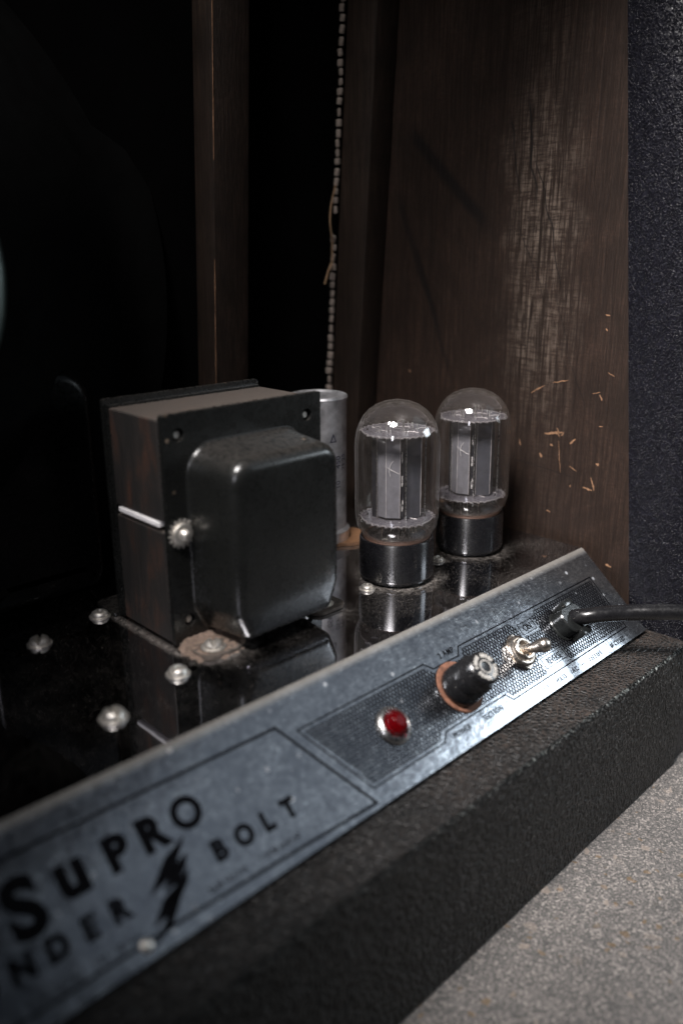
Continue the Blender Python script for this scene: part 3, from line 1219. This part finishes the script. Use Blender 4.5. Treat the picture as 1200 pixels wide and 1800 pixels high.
# feet bent out of the flange, with screws and dust
for x0, x1, sx in ((152.5, 170.0, 160.0), (207.0, 224.5, 216.0)):
    bm = NB()
    pts = rounded([(x0, 223.0), (x1, 223.0), (x1, 241.6), (x0, 241.6)], [4.5, 4.5, .8, .8])
    prism(bm, pts, .25, 1.6)
    f = obj('mounting_foot', bm, M['foot'], tr)
    b = screw_bm(3.6, 2.3)
    b.transform(Matrix.Translation((sx, 229.8, 1.6)) @ Matrix.Rotation(math.radians(55 if sx < 200 else 20), 4, 'Z'))
    obj('screw', b, M['steel'], f, sharp=50)
for x0, x1 in ((150.5, 168),):
    bm = NB()
    prism(bm, rounded([(x0 - 1.5, 282), (x1, 282), (x1, 299), (x0 - 1.5, 299)], [.8, .8, 4, 4]), .25, 1.6)
    obj('mounting_foot', bm, M['bell'], tr)
# matted dust on the near foot
bm = NB()
b = NB()
nx, ny = 34, 34
gv = {}
from mathutils import noise as mn
for i in range(nx + 1):
    for j in range(ny + 1):
        x, y = 150 + 27 * i / nx, 219 + 23 * j / ny
        e = 1 - (abs((x - 162) / 13.0) ** 2.4 + abs((y - 234) / 12.0) ** 2.4)
        e += .45 * mn.noise((x * .3, y * .3, 1.7))
        hgt = 1.75 + .55 * mn.noise((x * .7, y * .7, .3)) + .35 * mn.noise((x * 1.7, y * 1.7, 2.3)) + .9 * max(0, (y - 236) / 5)
        if (x - 160) ** 2 + (y - 229.8) ** 2 < 22:
            hgt -= .9
        z = -.5 + (hgt + .5) * min(1, max(0, e * 2.5))
        gv[i, j] = (b.verts.new((x, y, z)), e)
for i in range(nx):
    for j in range(ny):
        q = [gv[i, j], gv[i + 1, j], gv[i + 1, j + 1], gv[i, j + 1]]
        if max(k[1] for k in q) > 0:
            b.faces.new([k[0] for k in q])
bmesh.ops.delete(b, geom=[v for v in b.verts if not v.link_faces], context='VERTS')
dp = obj('dust', b, M['dustpile'], tr, kind='stuff')
# bolt with star washer on the flange
TB = Matrix.Translation((156.2, 240.9, 44.6)) @ Matrix.Rotation(math.radians(90), 4, 'X')
bm = NB()
pts = []
for k in range(16 * 4):
    a = 2 * math.pi * k / 64
    r = 5.6 if (k % 4) in (0, 1) else 4.5
    pts.append((r * math.cos(a), r * math.sin(a)))
prism(bm, pts, .1, .9, mat=TB)
b = obj('bolt', lathe(NB(), [(0, .9), (3.9, .9), (4.1, 1.4), (3.9, 2.0), (3.4, 2.2), (2.2, 2.2), (2.1, 2.6), (1.9, 3.6), (1.3, 4.3), (0, 4.5)], 24, TB), M['steel'], tr)
obj('star_washer', bm, M['steel'], b)

# ------------------------------------------------------------------ small black transformer behind
ot = thing('output_transformer', 'rounded black transformer cover half lost in the dark behind the power transformer', 'transformer', (131, 326, 0))
obj('end_bell', bell(104, 162.5, 2.0, 100, 326, 20, 2.0, 15, (4, 8)), M['gloss_black'], ot, sharp=60)
bm = NB()
box(bm, (104, 326.2, .4), (158, 338, 93), 1.0, 2)
obj('lamination_stack', bm, M['black_board'], ot)

# ------------------------------------------------------------------ filter capacitor
fc = thing('filter_capacitor', 'dull aluminium can capacitor printed 10 450, standing behind the power transformer', 'capacitor', (273, 293, 0))
TC = Matrix.Translation((273, 293, 0))
bm = NB()
prof = [(0, 1.8), (15.6, 1.8), (15.6, 5.6), (15.9, 6.2), (15.9, 7.0), (15.0, 7.6), (14.2, 8.2), (14.2, 72.6), (14.6, 73.4), (14.8, 74.4), (14.4, 75.3), (13.7, 75.6), (13.0, 75.2), (12.4, 74.7), (0, 74.5)]
lathe(bm, prof, 72, TC)
obj('can', bm, M['alu'], fc)
bm = NB()
pts = rounded([(-26, -13), (26, -13), (26, 13), (-26, 13)], [12.5] * 4)
prism(bm, pts, .2, 1.8, mat=TC @ Matrix.Rotation(math.radians(-38), 4, 'Z'))
obj('wafer', bm, M['wafer'], fc)


def can_text(text, ang, z, size, turn=90):
    cu = bpy.data.curves.new('print', 'FONT')
    cu.body = text
    cu.size = size
    cu.extrude = .03
    cu.align_x = 'CENTER'
    o = bpy.data.objects.new('print', cu)
    me = bpy.data.meshes.new_from_object(o)
    b = NB()
    b.from_mesh(me)
    bpy.data.objects.remove(o)
    bpy.data.curves.remove(cu)
    b.transform(Matrix.Rotation(math.radians(turn), 4, 'Z'))
    bmesh.ops.subdivide_edges(b, edges=[e for e in b.edges if e.calc_length() > 1], cuts=2)
    for v in b.verts:
        th = ang + v.co.x / 14.2
        r = 14.28 + v.co.z
        v.co = Vector((273 + r * math.cos(th), 293 + r * math.sin(th), z + v.co.y))
    return obj('lettering', b, M['blueink'], fc)


ca = math.atan2(-293, -273)
can_text('10', ca + .86, 32, 4.4)
can_text('450', ca + .86, 43.5, 4.4)
can_text('25 25', ca + 1.12, 43.0, 3.6)
can_text('10 450', ca + .5, 38, 4.4)
bm = NB()
tri = [(-1.9, -2.2), (1.9, -2.2), (0, 2.2)]
inn = [(-1.2, -1.7), (1.2, -1.7), (0, 1.1)]
b = NB()
prism(b, tri, 0, .05, holes=[inn[::-1]])
for v in b.verts:
    th = ca + .55 + v.co.x / 14.2
    v.co = Vector((273 + (14.28 + v.co.z) * math.cos(th), 293 + (14.28 + v.co.z) * math.sin(th), 56.0 + v.co.y))
obj('triangle_mark', b, M['blueink'], fc)

# ------------------------------------------------------------------ vacuum tubes


def make_tube(label):
    t = thing('vacuum_tube', label, 'vacuum tube', (0, 0, 0), group='glass vacuum tubes on the chassis')

    def part(name, bm, mat, parent=None, **kw):
        return obj(name, bm, mat, parent or t, local=True, **kw)
    base = part('base', lathe(NB(), [(0, .4), (14.6, .4), (15.0, .7), (15.0, 1.6), (16.2, 1.9), (16.7, 2.5), (16.85, 3.2), (16.75, 19.3), (16.5, 20.0), (15.9, 20.2), (15.3, 20.0), (15.0, 19.0), (14.6, 18.6), (0, 18.6)], 96), M['tube_base'])
    part('cement_ring', lathe(NB(), [(13.0, 18.7), (15.0, 18.7), (15.2, 20.3), (14.4, 21.2), (13.0, 21.0)], 64), M['cement'], base)
    outer = [(13.2, 19.0), (14.6, 20.6), (16.4, 22.6), (17.8, 25.2), (18.5, 28.6), (18.7, 33), (18.7, 60.5), (18.5, 64), (17.9, 67.6), (16.8, 70.9), (15.0, 74.2), (12.6, 76.9), (9.6, 79.0), (6.2, 80.4), (3, 81.1), (0, 81.3)]
    inner = [(max(0, r - .9), z - (.9 if r < 12 and z > 60 else .15 * (z > 60))) for r, z in outer]
    inner[-1] = (0, 80.4)
    inner[0] = (12.3, 19.4)
    part('glass_envelope', lathe(NB(), outer + inner[::-1], 96), M['glass'])
    # inner stem
    stem = part('stem', lathe(NB(), [(12.0, 19.8), (9.5, 20.6), (6.0, 22.5), (4.6, 25.0), (4.2, 27), (3.5, 27.6), (0, 27.7)], 40), M['glass'])

    def mica(z, r, nt, name='mica_disc'):
        pts = []
        for k in range(nt):
            a0 = 2 * math.pi * k / nt
            w = 2 * math.pi / nt
            smooth = (k % 12) in (4, 5, 6)
            rt = r - 1.3 if smooth else r + random.uniform(-.15, .15)
            for f, rr in ((0, r - 1.3), (.4, r - 1.35), (.52, rt), (.72, rt - .1)):
                pts.append((rr * math.cos(a0 + w * f), rr * math.sin(a0 + w * f)))
        holes = []
        for k, (x, y, rx, ry) in enumerate(((-6, 9, 2.6, .5), (7, 8, 2.4, .5), (-9, -6, 1.8, .45), (9, -7.5, 2.2, .4), (0, -11.5, 2.8, .5), (0, 1, 1.6, 1.6), (12.5, 1, .5, 2.2), (-13, 2, .5, 2))):
            holes.append(circle(x, y, rx, 12, ry)[::-1])
        d = part(name, prism(NB(), pts, z, z + .4, holes=holes), M['mica'])
        ins = [(x * .982, y * .982) for x, y in pts]
        part('disc_edge', prism(NB(), pts, z - .06, z + .46, holes=[ins[::-1]]), M['mica_edge'], d)
        b = NB()
        for k in range(5):
            a = 2 * math.pi * random.random()
            q = random.uniform(4, 14)
            x, y = q * math.cos(a), q * math.sin(a)
            lathe(b, [(0, z + .4), (.38, z + .4), (.38, z + .7), (0, z + .8)], 8, Matrix.Translation((x, y, 0)))
        for (x, y, l, an) in ((-6.5, -3, 5, .2), (6, -5, 6, -.2), (2, 6, 7, .1), (-9, 5, 4, .6), (10, 3, 5, .5)):
            dx, dy = l / 2 * math.cos(an), l / 2 * math.sin(an)
            tube(b, [(x - dx, y - dy, z + .55), (x, y + .5, z + .75), (x + dx, y + dy, z + .55)], .17, 6)
        part('rivet_tab', b, M['mica_edge'], d)
        return d
    mica(28.6, 17.3, 32)
    mica(67.6, 16.8, 32)
    # anode: folded sheet, grey facets to the left, dark wing to the right
    part('anode', prism(NB(), [(-8.6, -4.2), (-4.7, -7.6), (1.3, -7.9), (1.3, -6.5), (-.5, -3), (-1, 5), (-7, 5)], 30.2, 67.4), M['anode'], sharp=20)
    part('anode_wing', prism(NB(), [(4.2, -5.4), (10.4, -2.6), (10.8, 1.5), (8, 6), (2, 7), (2.4, -2.5)], 29.4, 67.4), M['anode_mid'], sharp=20, label='darker blue grey wing of the anode')
    ch = part('anode_channel', prism(NB(), [(1.45, -5.8), (3.1, -5.8), (3.1, -3.2), (1.45, -3.2)], 29.2, 67.4), M['anode_dark'])
    part('anode_back', prism(NB(), [(-11.0, -1.5), (-9.0, -3.2), (-8.4, 4), (-10.4, 4.4)], 29.2, 67.4), M['anode_dark'])
    for zz in (35.5, 46.5, 57.5):
        b = NB()
        b2 = NB()
        for k in range(7):
            x = 2.2 + random.uniform(-.35, .35)
            z0 = zz + random.uniform(-2, 2)
            tube(b, [(x, -5.95, z0 - .8), (x + random.uniform(-.3, .3), -6.0, z0), (x + random.uniform(-.3, .3), -5.95, z0 + .8)], .13, 5)
        b2.free()
        part('weld_mark', b, M['pale'], ch)
    for (x, y, r) in ((3.9, -8.3, .34), (-8.8, -5.2, .22), (12.5, 3.2, .3)):
        part('support_rod', tube(NB(), [(x, y, 24.5), (x, y, 70.6)], r, 10), M['wire'])
    for x, y in ((-8.65, -4.25), (-4.72, -7.7), (1.35, -7.95), (4.15, -5.5), (10.45, -2.7)):
        part('fold_edge', tube(NB(), [(x, y, 30.2), (x, y, 67.3)], .13, 6), M['mica_edge'])
    for (x, y, h, w) in ((-4.6, -3.8, 3.6, .32), (-7.6, -4.6, 3.0, .25), (-3.0, -5.2, 3.4, .4), (2.6, -4.5, 5.6, .55), (4.6, 0, 3.8, .3), (8.5, -1, 3.2, .28), (6.5, 2, 3.0, .3), (0, 4, 3.2, .35)):
        b = NB()
        box(b, (x - w, y - .12, 68), (x + w, y + .12, 68 + h), .05, 1)
        part('getter_tab', b, M['wire'])
    for k, x in enumerate((-6.2, -2.4, 1.2, 6.6)):
        y = -7.5 + (k % 2)
        pts = spline([(x * 1.15, y - 2.5, 29), (x, y - 1.2, 25.5), (x * 1.0 - .3, y - .2, 22.0), (x * .95, y + .2, 19.2)], 6)
        part('lead_wire', tube(NB(), pts, .26, 8), M['wire'])
    # pale hooked line and cross stroke on the anode
    b = NB()
    tube(b, spline([(-1.6, -8.2, 56.2), (-2.9, -8.15, 54.2), (-3.3, -8.1, 51.5), (-2.8, -8.1, 49.2)], 5), .10, 6)
    tube(b, [(-5.2, -7.7, 53.8), (-2.6, -8.2, 52.2), (1.1, -8.1, 50.3)], [.05, .13, .09], 6)
    part('mark', b, M['pale'])
    return t


def copy_thing(src, label):
    c = src.copy()
    COL.objects.link(c)
    c['label'] = label

    def kids(a, b):
        for ch in [o for o in bpy.data.objects if o.parent == a]:
            d = ch.copy()
            COL.objects.link(d)
            d.parent = b
            kids(ch, d)
    kids(src, c)
    return c


tb1 = make_tube('nearer glass vacuum tube, just right of the power transformer')
tb2 = copy_thing(tb1, 'farther glass vacuum tube, closest to the wooden side panel')
bpy.context.view_layer.update()


def place_tube(o, x, y, lean, twist):
    th = math.atan2(-y, -x) + math.pi / 2
    # lean a little sideways in its socket
    ax = Vector((math.cos(th), math.sin(th), 0))
    lean_ax = Vector((-math.sin(th), math.cos(th), 0))
    m = Matrix.Translation(Vector((x, y, .2)) * S) @ Matrix.Rotation(math.radians(-lean), 4, lean_ax) @ Matrix.Rotation(th + twist, 4, 'Z')
    o.location = m.to_translation()
    o.rotation_euler = m.to_euler()


place_tube(tb1, 263.7, 231.2, .7, 0)
place_tube(tb2, 318.0, 231.0, .9, -.28)
tb2.scale = (.985, .985, .985)

# ------------------------------------------------------------------ controls on the panel


def panel_thing(name, label, cat, u, v):
    return thing(name, label, cat, tuple(P(u, v, .02)), (A, 0, 0))


# pilot lamp
pl = panel_thing('pilot_lamp', 'round red jewel pilot lamp in a bright chrome bezel on the control panel', 'pilot lamp', 192.3, 28.7)
obj('bezel', lathe(NB(), [(4.9, 0), (7.2, 0), (7.3, .5), (6.9, 1.3), (6.0, 2.0), (5.4, 2.2), (5.0, 1.8), (4.9, .9)], 64), M['rim_steel'], pl, local=True)
bm = NB()
rings = []
for (r, z, tw) in ((4.8, .6, 0), (4.8, 2.2, 0), (4.4, 3.2, .2), (3.4, 4.3, 0), (1.9, 5.1, .2)):
    rings.append([(r * math.cos(2 * math.pi * k / 14 + tw), r * math.sin(2 * math.pi * k / 14 + tw), z) for k in range(14)])
loft(bm, rings)
obj('jewel', bm, M['red'], pl, local=True, sharp=12)
obj('reflector', lathe(NB(), [(0, .25), (4.6, .25), (4.6, .5), (2.2, .6), (0, 1.6)], 20), M['redback'], pl, local=True)

# fuse holder
fh = panel_thing('fuse_holder', 'black round fuse holder with pale embossed lettering on its cap and a rusty washer', 'fuse holder', 229.6, 28.6)
obj('washer', lathe(NB(), [(7.0, .12), (10.5, .12), (10.7, .4), (10.4, .75), (7.0, .8)], 48, Matrix.Translation((.9, .1, 0))), M['rust'], fh, local=True)
obj('body', lathe(NB(), [(0, .8), (8.2, .8), (8.4, 1.4), (8.4, 3.0), (8.1, 5.6), (7.9, 6.2), (7.75, 8.2), (7.6, 8.4), (0, 8.4)], 64), M['bakelite'], fh, local=True)
bm = NB()
n = 72
rings = []
for (r, z, kn) in ((7.4, 8.5, 0), (7.9, 8.8, .0), (7.95, 9.6, .22), (7.85, 12.8, .22), (7.5, 13.4, 0), (6.9, 14.2, 0), (6.7, 14.8, 0), (6.65, 17.6, 0), (6.1, 18.2, 0), (5.6, 18.5, 0), (2.2, 18.5, 0), (2.1, 18.2, 0), (1.0, 18.1, 0)):
    rings.append([((r - (kn if k % 2 else 0)) * math.cos(2 * math.pi * k / n), (r - (kn if k % 2 else 0)) * math.sin(2 * math.pi * k / n), z) for k in range(n)])
loft(bm, rings)
cap = obj('cap', bm, M['bakelite'], fh, local=True)
# raised lettering round the cap
bm = NB()
for grp in range(4):
    for k in range(5):
        a = grp * math.pi / 2 + .22 + k * .27 + random.uniform(-.02, .02)
        w = random.uniform(.32, .5)
        b = NB()
        box(b, (3.55 + random.uniform(0, .25), -w, 18.4), (5.6 - random.uniform(0, .3), w, 18.72), .12, 1)
        if k % 2:
            box(b, (4.3, -w - .35, 18.4), (4.75, w + .2, 18.70), .1, 1)
        join(bm, b, Matrix.Rotation(a, 4, 'Z'))
lathe(bm, [(2.3, 18.5), (2.3, 18.72), (2.75, 18.72), (2.75, 18.5)], 32)
obj('embossed_lettering', bm, M['emboss'], cap, local=True, kind='stuff')

# toggle switch
sw = panel_thing('toggle_switch', 'nickel bat handle toggle switch with hexagonal nut between the ON and REVERSE boxes', 'toggle switch', 271.0, 28.7)
bm = NB()
prism(bm, circle(0, 0, 8.0, 6), .1, 2.0, mat=Matrix.Rotation(.35, 4, 'Z'))
bmesh.ops.bevel(bm, geom=[e for e in bm.edges if e.calc_length() > 3], offset=.35, segments=2, affect='EDGES')
obj('hex_nut', bm, M['nickel'], sw, local=True)
obj('dress_ring', lathe(NB(), [(4.0, 2.0), (7.0, 2.0), (7.0, 2.4), (6.3, 3.0), (5.6, 3.1), (5.3, 2.8), (5.0, 3.2), (4.9, 4.4), (4.5, 4.8), (3.7, 4.8), (3.3, 4.2), (3.2, 2.6), (0, 2.6)], 48), M['nickel'], sw, local=True)
d = Vector((.6, -3.4, 13.0)) - Vector((0, 0, 3.0))
L = d.length
Tl = Matrix.Translation((0, 0, 3.0)) @ d.to_track_quat('Z', 'Y').to_matrix().to_4x4()
obj('lever', lathe(NB(), [(0, -.6), (2.3, -.4), (2.2, 1.0), (1.9, 2.2), (2.15, L * .5), (2.75, L - 2.4), (3.1, L - .6), (3.05, L + .5), (2.6, L + 1.7), (1.6, L + 2.6), (0, L + 2.9)], 32, Tl), M['nickel'], sw, local=True)

# power cord with its strain relief
pc = panel_thing('mains_cable', 'thick black power cord leaving the control panel through a black bushing', 'power cord', 307.9, 28.0)
bm = NB()
o6 = rounded([(-7.6, -6.2), (7.6, -6.2), (7.6, 6.2), (-7.6, 6.2)], [4.5] * 4)
for (z0, z1, sc) in ((0, 1.0, 1.12), (1.0, 7.4, 1.0)):
    r0 = [(x * sc, y * sc, z0) for x, y in o6]
    r1 = [(x * sc, y * sc, z1 - .5) for x, y in o6]
    r2 = [(x * sc * .94, y * sc * .94, z1) for x, y in o6]
    loft(bm, [r0, r1, r2])
rl = obj('strain_relief', bm, M['relief'], pc, local=True)
bm = NB()
box(bm, (-3.2, -9.0, 1.0), (3.2, -5.6, 8.6), .6, 2)
box(bm, (-3.4, 5.4, 1.0), (3.4, 8.6, 9.2), .6, 2)
obj('clamp_jaw', bm, M['relief'], rl, local=True)
inv = (Matrix.Translation(P(307.9, 28.0, .02)) @ Matrix.Rotation(A, 4, 'X')).inverted()


def ray_pt(px, py, Y):
    dd = CF + CR * ((px - 600) / FPX) - CU * ((py - 900) / FPX)
    q = dd * (Y / dd.y)
    return Vector((q.x, q.y, q.z + 142.6))


ctrl = [P(308, 28, 1), P(308.2, 28, 6.5), ray_pt(1032, 1083, 159.0), ray_pt(1060, 1079.5, 154.0), ray_pt(1100, 1077, 147.0), ray_pt(1150, 1075.5, 137.5), ray_pt(1200, 1077, 128.0), ray_pt(1260, 1088, 116.0),
        Vector((385, 96, -40)), Vector((420, 78, -80)), Vector((450, 62, -95.5)), Vector((520, 30, -97.3)), Vector((640, 10, -97.3))]
pts = [inv @ p for p in spline(ctrl, 10)]
obj('cord', tube(NB(), pts, 3.55, 24), M['rubber'], pc, local=True)
